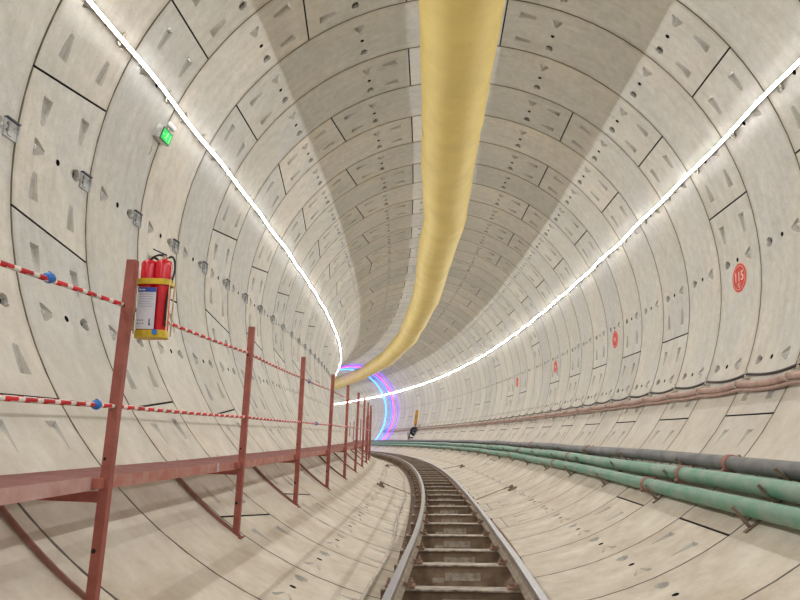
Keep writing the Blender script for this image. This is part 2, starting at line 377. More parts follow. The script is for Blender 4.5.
def segment_arrays(k, i, with_bolts):
    V, F, FM, spots = TPL[ring_type(k), i]
    V = V.copy(); F = list(F); FM = list(FM)
    if with_bolts:
        ex = []
        for kind, w in spots:
            if abs((w[1] + 180) % 360 - 180) > 128: continue
            t0, t1 = (w[0] + .004, w[0] + .03) if kind == 'tri' else (w[0] - .03, w[0] - .004); n = 8; dpm = 180 / PI / RAD; b = len(V) + len(ex); dc = .022
            for t in (t0, t1):
                for q in range(n): ex.append((t, w[1] + .032 * dpm * math.cos(2 * PI * q / n), dc + .032 * math.sin(2 * PI * q / n)))
            for q in range(n): F.append((b + q, b + (q + 1) % n, b + n + (q + 1) % n, b + n + q)); FM.append(3)
            F.append(tuple(b + q for q in range(n))); FM.append(3); F.append(tuple(b + n + q for q in range(n))); FM.append(3)
        if ex: V = np.concatenate([V, np.array(ex)])
    s = S0 + k * RW + V[:, 0]; r = RAD + V[:, 2]; a = np.radians(V[:, 1])
    P = path(s, r * np.sin(a), r * np.cos(a))
    return P, F, FM, np.stack([s, V[:, 1] * RAD * PI / 180], -1)
def build_lining_mesh(name, items, parent=None, kind=None):
    Vs = []; Fs = []; Ms = []; UV = []; b = 0
    for k, i, wb in items:
        P, F, FM, uv = segment_arrays(k, i, wb); Vs.append(P); UV.append(uv); Fs += [tuple(b + q for q in f) for f in F]; Ms += FM; b += len(P)
    P = np.concatenate(Vs); uv = np.concatenate(UV)
    c = P.mean(0) if parent is not None and len(items) == 1 else np.zeros(3)
    me = bpy.data.meshes.new(name); me.from_pydata((P - c).tolist(), [], Fs)
    for m in LIN: me.materials.append(m)
    me.polygons.foreach_set('material_index', Ms); me.polygons.foreach_set('use_smooth', [True] * len(Fs))
    li = np.empty(len(me.loops), np.int32); me.loops.foreach_get('vertex_index', li)
    l = me.uv_layers.new(name='UVMap'); l.data.foreach_set('uv', uv[li].astype(np.float32).ravel())
    me.update(); me.set_sharp_from_angle(angle=R_(24))
    # faces should look inward: flip if the first plate face looks outward
    f0 = me.polygons[0]; s0 = float(uv[f0.vertices[0]][0]); ctr = path(s0, 0, 0) - c
    if (np.array(f0.center) - ctr) @ np.array(f0.normal) > 0: me.flip_normals()
    o = new_obj(name, me, parent)
    o.location = c
    if kind: o['kind'] = kind
    return o
lining = empty('wall_tunnel', Matrix.Identity(4), 'pale grey precast concrete tunnel lining of bolted segment rings curving left', None, None, 'structure')
K_FIRST, K_SINGLE, K_LAST = -2, 48, 72
for k in range(K_FIRST, K_SINGLE):
    for i in range(6): build_lining_mesh('lining_segment', [(k, i, True)], lining)
build_lining_mesh('lining_far_segments', [(k, i, False) for k in range(K_SINGLE, K_LAST) for i in range(6)], lining, 'stuff')
build_lining_mesh('lining_rear_segments', [(k, i, False) for k in range(-14, K_FIRST) for i in range(6)], lining, 'stuff')
mb = MB(); sweep(mb, [((RAD + .055) * math.sin(R_(a)), (RAD + .055) * math.cos(R_(a))) for a in range(0, 360, 6)], S0 - 14 * RW, S0 + K_LAST * RW, 1.2, 'joint', mfun=lambda i, k: 'joint')
del mb.f[-2:], mb.m[-2:], mb.sm[-2:]
tag(mb.build('joint_backing', lining), None, None, None, 'stuff')

# ------------------------------------------------------------------ light strips
def light_strip(deg, label):
    root = empty('light_strip', wallframe(6, deg, 3.92), label, 'light strip', 'white light strips along the tunnel walls')
    r0 = 3.895; ss = np.arange(-11, S0 + 71 * RW, .3); inv = root.matrix_world.inverted()
    def pt(s, dt, dr):
        wob = .010 * math.sin(2 * PI * s / 2.4 + deg) + .006 * math.sin(s * 1.7 + deg); a = deg + (dt + wob) / RAD * 180 / PI
        return inv @ Vector([float(c) for c in onwall(s, a, r0 + dr)])
    prof = [(-.017, 0), (-.012, -.0035), (0, -.005), (.012, -.0035), (.017, 0)]
    e = MB(); vs = [pt(s, *p) for s in ss for p in prof]; n = len(prof)
    e.add(vs, [(i * n + k, i * n + k + 1, (i + 1) * n + k + 1, (i + 1) * n + k) for i in range(len(ss) - 1) for k in range(n - 1)], 'strip', True); e.build('light_tube', root)
    b = MB(); prof = [(-.017, 0.001), (.017, 0.001), (.017, .02), (-.017, .02)]; vs = [pt(s, *p) for s in ss for p in prof]
    b.add(vs, [(i * 4 + k, i * 4 + (k + 1) % 4, (i + 1) * 4 + (k + 1) % 4, (i + 1) * 4 + k) for i in range(len(ss) - 1) for k in range(4)], 'housing'); b.build('backing_channel', root)
    cm = None
    for q in range(40):
        s = S0 - 3 + q * 1.2 + .3
        if cm is None:
            c = MB(); c.box((0, 0, -.035), (.04, .13, .006), 'clipwhite'); c.box((0, .055, -.03), (.05, .03, .02), 'clipwhite'); c.box((0, -.045, -.03), (.05, .02, .02), 'clipwhite'); c.cyl((0, .075, -.05), (0, .075, -.02), .012, 'bolt', 8); c.box((0, .072, -.022), (.04, .05, .005), 'clipwhite')
            o = c.build('mounting_clip', root); cm = o.data
        else: o = new_obj('mounting_clip', cm, root)
        o.matrix_local = inv @ wallframe(s, deg, 3.895)
light_strip(67.0, 'continuous white light strip along the right hand tunnel wall')
light_strip(-66.1, 'continuous white light strip along the left hand tunnel wall')

# coloured light hoops round the lining far away
for s, name, col, st in ((S0 + 47.9 * RW, 'cyan', (.01, .22, 1), 4.5), (S0 + 46.6 * RW, 'blue', (.002, .035, 1), 9.0), (S0 + 45.9 * RW, 'magenta', (1, .04, .9), 1.6), (S0 + 44.8 * RW, 'violet', (.12, .03, 1), 2.2)):
    M['hoop_' + name] = emissive('hoop_' + name, col, st * 2.0)
    pts = [Vector([float(c) for c in onwall(s, a, 3.88)]) for a in np.arange(-122, 136, 3)]
    root = empty('light_hoop', frame(s, 0, 3.88), name + ' light hoop bent round the lining deep in the bend', 'light hoop')
    inv = root.matrix_world.inverted(); e = MB(); e.tube([inv @ p for p in pts], .03, 'hoop_' + name, 6, caps=True); e.build('light_tube', root)
    e = MB()
    for a in range(-120, 136, 15): 
        p0 = inv @ Vector([float(c) for c in onwall(s, a, 3.90)]); p1 = inv @ Vector([float(c) for c in onwall(s, a, 3.96)]); e.cyl(p0, p1, .015, 'clipwhite', 6)
    tag(e.build('clip_set', root), kind='stuff')

# ------------------------------------------------------------------ ventilation duct
def duct():
    root = empty('ventilation_duct', frame(5, .026, 2.88), 'yellow fabric ventilation duct hanging along the tunnel crown', 'duct')
    inv = root.matrix_world.inverted(); ss = np.arange(-11, S0 + 71 * RW, .125); n = 32; vs = []
    SEC = 5.0; s_ref = 5.65
    for s in ss:
        q = ((s - s_ref) % SEC); q = min(q, SEC - q); r = .528 * (1 + .012 * math.sin(s * 1.1)) - .010 * math.exp(-(q / .16) ** 2) + .004 * math.exp(-((q - .40) / .15) ** 2)
        uo = .012 * math.sin(s * .9) ; zo = -.012 * math.cos(2 * PI * (s - s_ref) / SEC)
        for k in range(n):
            a = 2 * PI * k / n; w = 1 + .008 * math.sin(3 * a + s * 2.1) + .005 * math.sin(5 * a - s * 3.3) + math.exp(-(q / .5) ** 2) * .010 * math.sin(9 * a + 4 * math.sin(s * 3)) 
            zz = r * w * math.cos(a); zz = zz * 1.0 if zz < .3 else .3 + (zz - .3) * .95
            vs.append((s, .026 + uo + r * w * math.sin(a), 2.88 + zo + zz))
    # the duct hangs in straight ten metre lengths, so it kinks at its joints instead of following the bend smoothly
    nodes = np.array([-14.2, -4.4, 5.65, 15.5, 25.2, 35.2, 45.2, 55.0, 65, 75, 85, 95]); NU = np.array([0, 0, 0, .0, -.02, .03, .05, .0, 0, 0, 0, 0])
    NP = path(nodes, NU, 0 * nodes); A = np.array(vs); P = path(A[:, 0], A[:, 1], A[:, 2]); C0 = path(A[:, 0], 0 * A[:, 0], 0 * A[:, 0])
    C1 = np.stack([np.interp(A[:, 0], nodes, NP[:, k]) for k in range(3)], -1); P = P + (C1 - C0); P = [inv @ Vector(p) for p in P.tolist()]
    e = MB(); e.add(P, [(i * n + k, i * n + (k + 1) % n, (i + 1) * n + (k + 1) % n, (i + 1) * n + k) for i in range(len(ss) - 1) for k in range(n)], 'duct', True); e.build('duct_skin', root)
    s = s_ref - 10; j = 0
    while s < 80:
        c = MB(); pts = []; kink = Vector([float(np.interp(s, nodes, NP[:, k])) for k in range(3)]) - Vector([float(x) for x in path(s, 0, 0)])
        for k in range(33):
            a = 2 * PI * k / 32; pts.append(inv @ Vector([float(x) for x in path(s, .026 + .012 * math.sin(s * .9) + .503 * math.sin(a), 2.868 + .492 * math.cos(a))]) + inv.to_3x3() @ kink)
        c.tube(pts, .014, 'ductseam', 6, caps=False); c.build('joint_ring', root); s += SEC
    # long seam below and hanging wire with straps above
    sm = MB(); pts = [inv @ Vector([float(x) for x in path(q, .06 + .012 * math.sin(q * .9), 2.88 - .531 * (1 + .012 * math.sin(q * 1.1)) )]) for q in np.arange(-10, 80, .25)]
    w = MB(); w.tube([inv @ Vector([float(x) for x in path(q, .026, 3.60)]) for q in np.arange(-10, 85, 1.0)], .006, 'bolt', 5); w.build('hanging_wire', root)
    s = -9.4; hm = None
    while s < 80:
        h = MB(); h.cyl((0, 0, -.22), (0, 0, .30), .006, 'bolt', 5); h.box((0, 0, -.2), (.05, .10, .03), 'ductseam')
        if hm is None: o = h.build('hanger', root); hm = o.data
        else: o = new_obj('hanger', hm, root)
        o.matrix_local = inv @ frame(s, .026, 3.60); s += 2.4
duct()

# ------------------------------------------------------------------ railing posts, walkway, ropes on the left
POST_U = -2.14; POST_S = [3.60, 6.08, 8.60, 11.22, 13.72, 16.2, 18.7, 21.2] + [23.7 + 2.5 * i for i in range(21)]
def z_axis_diff(s, ds): return 0
def make_post():
    root = empty('railing_post', frame(3.6, POST_U, -3.33))
    H = 1.915
    p = MB()   # channel section, open to the track side, with rope holes
    w, d, t = .054, .045, .006
    p.box((0, -d / 2 + 0, H / 2), (w, t, H), 'red'); p.box((-w / 2 + t / 2, 0, H / 2), (t, d, H), 'red'); p.box((w / 2 - t / 2, 0, H / 2), (t, d, H), 'red')
    for z in (.30, .78, 1.06, 1.64): p.cyl((-.012, -d / 2 - .0042, z), (-.012, -d / 2 - .0028, z), .009 if z != .30 else .013, 'hole', 10)
    p.build('upright', root)
    f = MB(); f.box((0, .0, .006), (.13, .11, .010), 'red'); f.build('foot_plate', root)
    s = MB(); pr = []
    for a in np.linspace(-147.6, -133.6, 10):
        a_ = R_(a); pr.append((RAD - .03) * np.array([math.sin(a_), math.cos(a_)]) - np.array([POST_U, -3.33]))
    for q in range(len(pr) - 1):
        a, b = pr[q], pr[q + 1]; c = (a + b) / 2; L = np.linalg.norm(b - a) * 1.04; an = math.atan2(b[1] - a[1], b[0] - a[0])
        s.box((c[0], -.005, c[1]), (L, .036, .006), 'strutred', Matrix.Rotation(-an, 3, 'Y')); s.box((c[0], -.020, c[1]), (L, .006, .032), 'strutred', Matrix.Rotation(-an, 3, 'Y'))
    s.build('base_strut', root)
    c = MB(); c.box((-.345, .03, .575), (.64, .045, .05), 'red'); c.box((-.345, .03, .548), (.60, .05, .006), 'red'); c.build('cross_arm', root)
    return root
p0 = make_post()
plabels = {0: 'nearest red-brown steel railing post, beside the extinguisher basket'}
for i, s in enumerate(POST_S):
    m = frame(s, POST_U - .032, -3.33) @ Matrix.Rotation(R_(1.9), 4, 'Y'); far = i > 11
    lab = plabels.get(i) or ('red-brown steel railing post, %s from the camera' % ORD[i] if not far else 'thin distant red-brown railing post far along the walkway')
    if i == 0: p0.matrix_world = m; tag(p0, lab, 'post', 'railing posts along the walkway')
    else:
        q = dup(p0, m @ Matrix.Rotation(R_(random.uniform(-.5, .5)), 4, 'Y'), lab)
        if far: q['group'] = 'distant railing posts'
# walkway panels between posts
def deck_panel(sa, sb, i, z0, z1):
    far = i > 11
    root = empty('walkway_panel', frame((sa + sb) / 2, -2.5, z0), ('ribbed dusty red walkway panel, %s from the camera' % ORD[i]) if not far else 'distant red walkway panel beyond the bend', 'walkway panel', 'walkway panels' if not far else 'distant walkway panels')
    inv = root.matrix_world.inverted(); uo, ui = -2.915, -2.20
    def P(s, u, z): 
        f = (s - sa) / (sb - sa); return inv @ Vector([float(x) for x in path(s, u, z + z0 + (z1 - z0) * f)])
    # open grating: upright cross blades on three lengthwise bearers
    d = MB(); step = .042 if i < 6 else .084 if i < 12 else .25; tk = .007; hb = .022
    for s_ in np.arange(sa + .03, sb - .03, step):
        q = [P(s_ + a_, u_, z_) for a_ in (0, tk) for u_ in (uo, ui) for z_ in (0, -hb)]
        d.add(q, [(0, 1, 3, 2), (4, 6, 7, 5), (0, 2, 6, 4), (1, 5, 7, 3), (0, 4, 5, 1), (2, 3, 7, 6)], 'reddeck')
    tag(d.build('grating_blades', root), kind='stuff')
    f = MB()
    def beam(u0, u1, zt, zb, m):
        q = [P(s, u, z) for s in (sa + .02, (sa + sb) / 2, sb - .02) for u, z in ((u0, zt), (u1, zt), (u1, zb), (u0, zb))]
        f.add(q, [(a * 4 + k, a * 4 + (k + 1) % 4, a * 4 + 4 + (k + 1) % 4, a * 4 + 4 + k) for a in (0, 1) for k in range(4)] + [(0, 1, 2, 3), (8, 9, 10, 11)], m)
    fm = 'pinkfascia' if i == 0 else 'redfascia'; beam(ui + .002, ui + .010, .004, -.065, fm); beam(ui - .055, ui + .002, -.055, -.063, fm); f.build('front_angle', root)
    f = MB(); beam(uo + .02, uo + .028, -.015, -.065, 'redfascia'); beam(uo + .028, uo + .06, -.06, -.066, 'redfascia'); f.build('rear_angle', root)
    f = MB(); beam((uo + ui) / 2 - .03, (uo + ui) / 2 + .03, -.024, -.030, 'redfascia'); f.build('centre_bearer', root)
    if i < 8:
        e = MB(); c = P(sb - .05, ui + .03, -.03); e.box(c, (.045, .07, .055), 'red'); e.build('end_stub', root)
        if i == 2 or i == 1:
            e = MB()
            for dz, rr in ((.0, .5), (.012, -.7), (-.01, .2)): e.box(P(sb - .55, ui + .012, -.03 + dz), (.003, .022, .05), 'board', Matrix.Rotation(rr, 3, 'X'))
            if i == 1: e.build('white_paint_mark', root)
PS = [1.10] + POST_S
zd = [-2.655, -2.652, -2.672, -2.675, -2.68, -2.685, -2.69, -2.69]
for i in range(len(PS) - 1): deck_panel(PS[i], PS[i + 1], i, zd[min(i, 7)], zd[min(i + 1, 7)] + (.004 if i < 2 else 0))
# ropes
def rope(z, name_label, sag, knots):
    mid = MB(); st = .03; pts = []; s = -1.0; ends = [-1.4] + POST_S[:24]
    ss = np.arange(-1.0, 60, .045)
    for q in ss:
        j = max(k for k in range(len(ends)) if ends[k] <= q) if q >= ends[0] else 0; a = ends[j]; b = ends[j + 1] if j + 1 < len(ends) else a + 2.5; f = (q - a) / (b - a)
        zz = np.interp(q, knots[0], knots[1]) - sag * 4 * f * (1 - f) * (1 if j != 1 else .7)
        pts.append(path(q, POST_U - .0, zz))
    mid.tube(pts, .0135, 'ropewhite', 8, mfun=lambda i, k: 'ropered' if ((i + k * .22) % 3.0) < 1.35 else 'ropewhite')
    return tag(mid.build('barrier_rope'), name_label, 'rope', 'striped barrier ropes')
rope(0, 'upper red and white striped rope strung through the railing posts', .012, ([-1, 2.5, 3.6, 6.08, 8.6, 11.2, 60], [-1.70, -1.703, -1.683, -1.665, -1.69, -1.68, -1.69]))
rope(0, 'lower red and white striped rope strung through the railing posts', .006, ([-1, 60], [-2.262, -2.275]))
def rope_clamp(s, z, label):
    root = empty('rope_clamp', frame(s, POST_U, z), label, 'rope clamp', 'blue rope clamps')
    b = MB(); b.lathe([(.0, -.034), (.017, -.034), (.019, -.028), (.019, -.014), (.026, -.011), (.027, .004), (.024, .010), (.019, .014), (.016, .030), (.0, .032)], 'blue', 16, axis='Y'); b.build('collar', root)
    b = MB(); b.cyl((0, .015, 0), (0, .021, 0), .0205, 'printdark', 12); b.cyl((.0, -.002, .020), (0, -.002, .030), .008, 'blue', 8); b.build('screw', root)
rope_clamp(2.87, -1.694, 'blue clamp on the upper striped rope near the left edge')
rope_clamp(3.40, -2.263, 'blue clamp on the lower striped rope touching the nearest post')
rope_clamp(9.14, -1.697, 'small dark blue clamp on the upper rope beyond the third post')
rope_clamp(9.80, -2.268, 'small dark blue clamp on the lower rope beyond the third post')

# ------------------------------------------------------------------ fire extinguishers in their basket
EX = frame(3.74, -2.026, -1.860)
EXR = EX @ Matrix.Rotation(R_(8), 4, 'Z') @ Matrix.Diagonal((.88, .88, .98, 1))
def basket():
    root = empty('extinguisher_basket', EXR, 'yellow wire basket hooked on the nearest railing post', 'basket')
    def oval(z0, z1, a, b, t, m, name, floor=False):
        mb = MB(); n = 28
        def sq(k, s): 
            q = 2 * PI * k / n; c, s_ = math.cos(q), math.sin(q); e = .62; return (math.copysign(abs(c) ** e, c) * (a + s), math.copysign(abs(s_) ** e, s_) * (b + s))
        vs = []
        for k in range(n): 
            xo, yo = sq(k, 0); xi, yi = sq(k, -t); vs += [(xo, yo, z0), (xo, yo, z1), (xi, yi, z1), (xi, yi, z0)]
        mb.add(vs, [(k * 4 + j, k * 4 + (j + 1) % 4, ((k + 1) % n) * 4 + (j + 1) % 4, ((k + 1) % n) * 4 + j) for k in range(n) for j in range(4)], m)
        if floor: mb.add([(*sq(k, -t), z0 + .004) for k in range(n)] + [(*sq(k, -t), z0) for k in range(n)], [tuple(range(n)), tuple(range(2 * n - 1, n - 1, -1))], m)
        mb.build(name, root)
    oval(.0, .045, .108, .070, .004, 'yellow', 'bottom_tray', True); oval(.325, .360, .118, .078, .006, 'yellow', 'top_band')
    for x, y in ((-.104, -.058), (.108, -.058), (.108, .058), (-.104, .058)):
        b = MB(); b.cyl((x, y, .02), (x * 1.04, y * 1.06, .345), .0045, 'cream', 8); b.build('frame_rod', root)
    h = MB(); h.box((-.118, -.03, .22), (.006, .03, .36), 'cream'); h.box((-.128, -.03, .37), (.026, .03, .006), 'cream'); h.build('hook_plate', root)
basket()
board = empty('notice_board', EXR @ Matrix.Translation((-.028, -.076, .045)), 'white printed inspection card with blue top on the extinguisher basket', 'card')
b = MB(); b.box((0, 0, .13), (.120, .003, .255), 'board'); b.build('card', board)
b = MB(); b.box((0, -.002, .243), (.120, .002, .028), 'boardblue'); b.build('blue_header', board)
b = MB(); b.box((-.045, -.0032, .242), (.016, .001, .010), 'board'); b.box((-.022, -.0032, .242), (.020, .001, .006), 'board'); 
for r, (x, w) in enumerate(((0, .10), (-.005, .09), (.003, .096), (-.01, .08), (0, .10), (.0, .085))): b.box((x, -.002, .215 - r * .015), (w, .001, .0022), 'print')
for x, z, w, h in ((-.045, .055, .006, .008), (-.03, .055, .008, .006), (-.015, .055, .006, .008), (-.045, .035, .008, .006), (-.028, .035, .006, .006), (-.012, .036, .008, .005), (.028, .05, .007, .028), (.030, .03, .011, .012)): b.box((x, -.002, z), (w, .001, h), 'printdark')
tag(b.build('print', board), kind='stuff')
def extinguisher(x, y, label, head):
    root = empty('fire_extinguisher', EXR @ Matrix.Translation((x, y, .007)), label, 'fire extinguisher', 'fire extinguishers in the basket')
    b = MB(); r = .056; b.lathe([(0, 0), (r * .9, 0), (r, .01), (r, .445), (r * .97, .462), (r * .86, .474), (r * .6, .480), (.022, .482), (.017, .483), (.017, .490), (0, .490)], 'extred', 24); b.build('cylinder', root)
    Z = .062
    v = MB(); v.cyl((0, 0, .42 + Z), (0, 0, .450 + Z), .014, 'brass', 12); v.cyl((0, 0, .438 + Z), (.028, 0, .438 + Z), .008, 'brass', 10); v.build('valve', root)
    if head:
        h = MB(); h.box((-.038, 0, .474 + Z), (.095, .014, .007), 'black', Matrix.Rotation(R_(22), 3, 'Y')); h.box((-.004, 0, .453 + Z), (.035, .018, .012), 'black'); h.build('squeeze_lever', root)
        h = MB(); pts = [(-.01, 0, .452 + Z), (-.04, 0, .455 + Z), (-.068, 0, .446 + Z), (-.090, 0, .432 + Z), (-.104, 0, .412 + Z)]; h.tube(pts, .0065, 'black', 8); h.build('carry_handle', root)
    h = MB(); pts = [Vector((.028, 0, .438 + Z)), Vector((.045, 0, .444 + Z)), Vector((.066, -.004, .425 + Z)), Vector((.076, -.01, .38 + Z)), Vector((.074, -.012, .33 + Z)), Vector((.060, -.018, .27 + Z)), Vector((.048, -.045, .22)), Vector((.046, -.052, .06))]
    if not head: pts = [Vector((.028, 0, .438 + Z)), Vector((.045, .02, .43 + Z)), Vector((.05, .05, .38 + Z)), Vector((.04, .06, .25)), Vector((.04, .06, .1))]
    sm_ = []
    for i in range(len(pts) - 1):
        p_, q_ = pts[i], pts[i + 1]; a_ = pts[max(i - 1, 0)]; d_ = pts[min(i + 2, len(pts) - 1)]
        for j in range(5):
            t = j / 5; sm_.append(.5 * ((2 * p_) + (q_ - a_) * t + (2 * a_ - 5 * p_ + 4 * q_ - d_) * t * t + (3 * p_ - a_ - 3 * q_ + d_) * t ** 3))
    sm_.append(pts[-1]); h.tube(sm_, .0075, 'black', 8); h.build('hose', root)
extinguisher(-.050, .006, 'left red fire extinguisher in the basket, behind the card', 0)
extinguisher(.050, -.006, 'right red fire extinguisher in the basket with curved black hose', 1)
rope_clamp2 = MB(); rope_clamp2.box((.04, -.078, .03), (.03, .012, .028), 'signtag' if False else 'blue'); tg = rope_clamp2.build('small_tag', None, EXR); tag(tg, 'small pale blue tag on the extinguisher basket rim', 'tag')

# ------------------------------------------------------------------ exit sign lamp on the left wall
XF = wallframe(7.335, -72.0)
ex = empty('emergency_exit_lamp', XF, 'small green lit exit sign box with twin lamp heads on left wall', 'exit sign')
b = MB(); b.box((0, 0, .045), (.27, .165, .09), 'housing', bev=.008); b.build('housing', ex)
b = MB(); b.box((0, 0, .092), (.26, .155, .008), 'darkrim'); b.box((0, 0, .097), (.235, .132, .004), 'signgreen'); b.build('lit_panel', ex)
b = MB(); fx = lambda x, y: (x, y, .100)
b.cyl((.01, .042, .0995), (.01, .042, .102), .011, 'figure', 10)
for (x0, y0, x1, y1, w) in ((.005, .03, -.005, -.005, .018), (.0, .025, .028, .012, .009), (.0, .024, -.025, .02, .009), (-.005, -.005, .015, -.022, .011), (.015, -.022, .012, -.045, .010), (-.005, -.005, -.018, -.025, .011), (-.018, -.025, -.04, -.032, .010)):
    c = ((x0 + x1) / 2, (y0 + y1) / 2, .1008); b.box(c, (math.hypot(x1 - x0, y1 - y0) + w * .6, w, .0022), 'figure', Matrix.Rotation(math.atan2(y1 - y0, x1 - x0), 3, 'Z'))
b.box((.085, .0, .1005), (.012, .10, .002), 'figure'); b.box((-.085, 0, .1005), (.03, .014, .002), 'figure'); b.build('running_figure', ex)
for dx in (.03, .12):
    h = MB(); h.lathe([(0, 0), (.018, 0), (.03, .015), (.042, .045), (.045, .06), (.040, .064), (0, .058)], 'housing', 16, (0, 0, 0)); h.cyl((0, 0, -.03), (0, 0, .0), .010, 'housing', 8)
    o = h.build('lamp_head', ex); o.matrix_local = Matrix.Translation((dx - .02, .125, .05)) @ Matrix.Rotation(R_(-25), 4, 'Y') @ Matrix.Rotation(R_(-30), 4, 'X')
h = MB(); h.box((.05, .10, .02), (.16, .05, .02), 'housing'); h.build('lamp_bar', ex)
cb = MB(); cb.tube([onwall(7.26 + .02 * math.sin(q * 9), -73.3 - q, 3.935) for q in np.linspace(0, 3.2, 8)], .006, 'clipwhite', 6); tag(cb.build('lamp_wire'), 'thin pale wire below the green exit lamp', 'cable')

# ------------------------------------------------------------------ clamp plates on the left wall, one per ring
wp = None
for k in range(-1, 24):
    s = S0 + k * RW + 1.105; m = wallframe(s, -88.25)
    lab = 'small galvanised clamp plate on the left wall, %s ring from the camera' % ORD[k + 1] if k < 14 else 'tiny distant galvanised clamp plate on the left wall'
    if wp is None:
        wp = empty('clamp_plate', m, None); b = MB(); b.box((0, -.01, .012), (.17, .155, .012), 'bracket'); b.box((-.02, -.02, .022), (.05, .10, .012), 'bracket'); b.box((.078, -.01, .02), (.008, .155, .03), 'bracket'); b.build('plate', wp)
        b = MB(); b.box((0, .074, .022), (.175, .014, .034), 'bracket_top'); b.build('top_flange', wp)
        b = MB(); b.cyl((-.055, -.03, .012), (-.055, -.03, .035), .014, 'bolt', 6); b.cyl((-.055, .03, .012), (-.055, .03, .035), .014, 'bolt', 6); b.build('bolt_pair', wp); q = wp
    else: q = dup(wp, m)
    tag(q, lab, 'clamp plate', 'clamp plates on the left wall' if k < 14 else 'distant clamp plates on the left wall')

# ------------------------------------------------------------------ red ring-number discs
def ring_sign(k, text, label):
    s = S0 + (k + .5) * RW; m = wallframe(s, 93.75, 3.95) @ Matrix.Rotation(PI, 4, 'Z')
    root = empty('ring_number_sign', m, label, 'sign'); rr = .205
    b = MB(); b.cyl((0, 0, 0), (0, 0, .008), rr + .012, 'signpale', 40, smooth=False); b.build('pale_border', root)
    b = MB(); b.cyl((0, 0, .008), (0, 0, .012), rr, 'signred', 40, smooth=False); b.build('red_disc', root)
    def rng(r0, r1, a0, a1, m_, b):
        n = 24; vs = []
        for i in range(n + 1):
            a = R_(a0 + (a1 - a0) * i / n); vs += [(r0 * math.cos(a), r0 * math.sin(a), .0135), (r1 * math.cos(a), r1 * math.sin(a), .0135)]
        b.add(vs, [(2 * i, 2 * i + 1, 2 * i + 3, 2 * i + 2) for i in range(n)], m_)
    b = MB(); rng(.170, .177, 0, 360, 'signwhite', b); b.build('inner_ring', root)
    def txt(body, size, y, nm):
        c = bpy.data.curves.new(nm, 'FONT'); c.body = body; c.size = size; c.align_x = 'CENTER'; c.align_y = 'CENTER'; c.extrude = .001; c.offset = .003
        t_ = bpy.data.objects.new(nm, c); COL.objects.link(t_); bpy.context.view_layer.update(); me = bpy.data.meshes.new_from_object(t_.evaluated_get(bpy.context.evaluated_depsgraph_get())); bpy.data.objects.remove(t_); me.materials.clear(); me.materials.append(M['signwhite'])
        o = new_obj(nm, me, root); o.matrix_local = Matrix.Translation((0, y, .014)) @ Matrix.Rotation(0, 4, 'Z')
    if text: txt(text, .19, .01, 'numerals'); txt('环', .075, -.115, 'character')
    else:
        b = MB()
        for x in (-.06, 0, .06): b.box((x, .0, .0135), (.022, .09, .002), 'signwhite')
        b.build('numerals', root)
ring_sign(3, '115', 'red round ring number disc, largest and nearest, on the right wall')
ring_sign(8, None, 'red round disc on the right wall, second from the camera')
ring_sign(13, None, 'small red round disc on the right wall, third from the camera')
ring_sign(18, None, 'tiny red round disc on the right wall, fourth from the camera')

# ------------------------------------------------------------------ pipes, brackets and cables on the right
def pipe(u, z, r, m, label, cps, off=0):
    root = empty('steel_pipe', frame(6, u, z), label, 'pipe', 'pipes along the right side'); inv = root.matrix_world.inverted(); ss = np.arange(-10, 85, .5)
    e = MB(); e.tube([inv @ Vector(p) for p in path(ss, np.full(len(ss), u) + .006 * np.sin(ss * 1.1 + off), np.full(len(ss), z) + .008 * np.sin(ss * .8 + off)).tolist()], r, m, 20); e.build('pipe_barrel', root)
    cm = None
    for s in cps:
        if cm is None:
            c = MB(); c.lathe([(r, -.05), (r + .012, -.045), (r + .016, -.03), (r + .012, -.026), (r + .012, .026), (r + .016, .03), (r + .012, .045), (r, .05)], 'couple', 20, axis='Y')
            for a in (R_(40), R_(220)): c.box(((r + .03) * math.cos(a), 0, (r + .03) * math.sin(a)), (.04, .05, .03), 'couple', Matrix.Rotation(-a, 3, 'Y')); c.cyl(((r + .035) * math.cos(a), -.04, (r + .035) * math.sin(a)), ((r + .035) * math.cos(a), .04, (r + .035) * math.sin(a)), .008, 'rust', 6)
            o = c.build('coupling', root); cm = o.data
        else: o = new_obj('coupling', cm, root)
        o.matrix_local = inv @ frame(s, u + .006 * math.sin(s * 1.1 + off), z + .008 * math.sin(s * .8 + off))
pipe(2.704, -2.722, .080, 'grey', 'dark grey steel pipe, highest of the three on the right', [7.25, 13.4, 19.5, 25.6, 31.7, 37.8])
pipe(2.529, -2.885, .084, 'greenpale', 'thick green steel pipe between the grey and the lowest green pipe', [2.0, 8.1, 14.2, 20.3, 26.4, 32.5], 2)
pipe(2.332, -3.046, .080, 'green', 'pale green steel pipe, lowest of the three on the right', [2.8, 8.85, 14.9, 21.0, 27.1, 33.2], 4)
bk = None
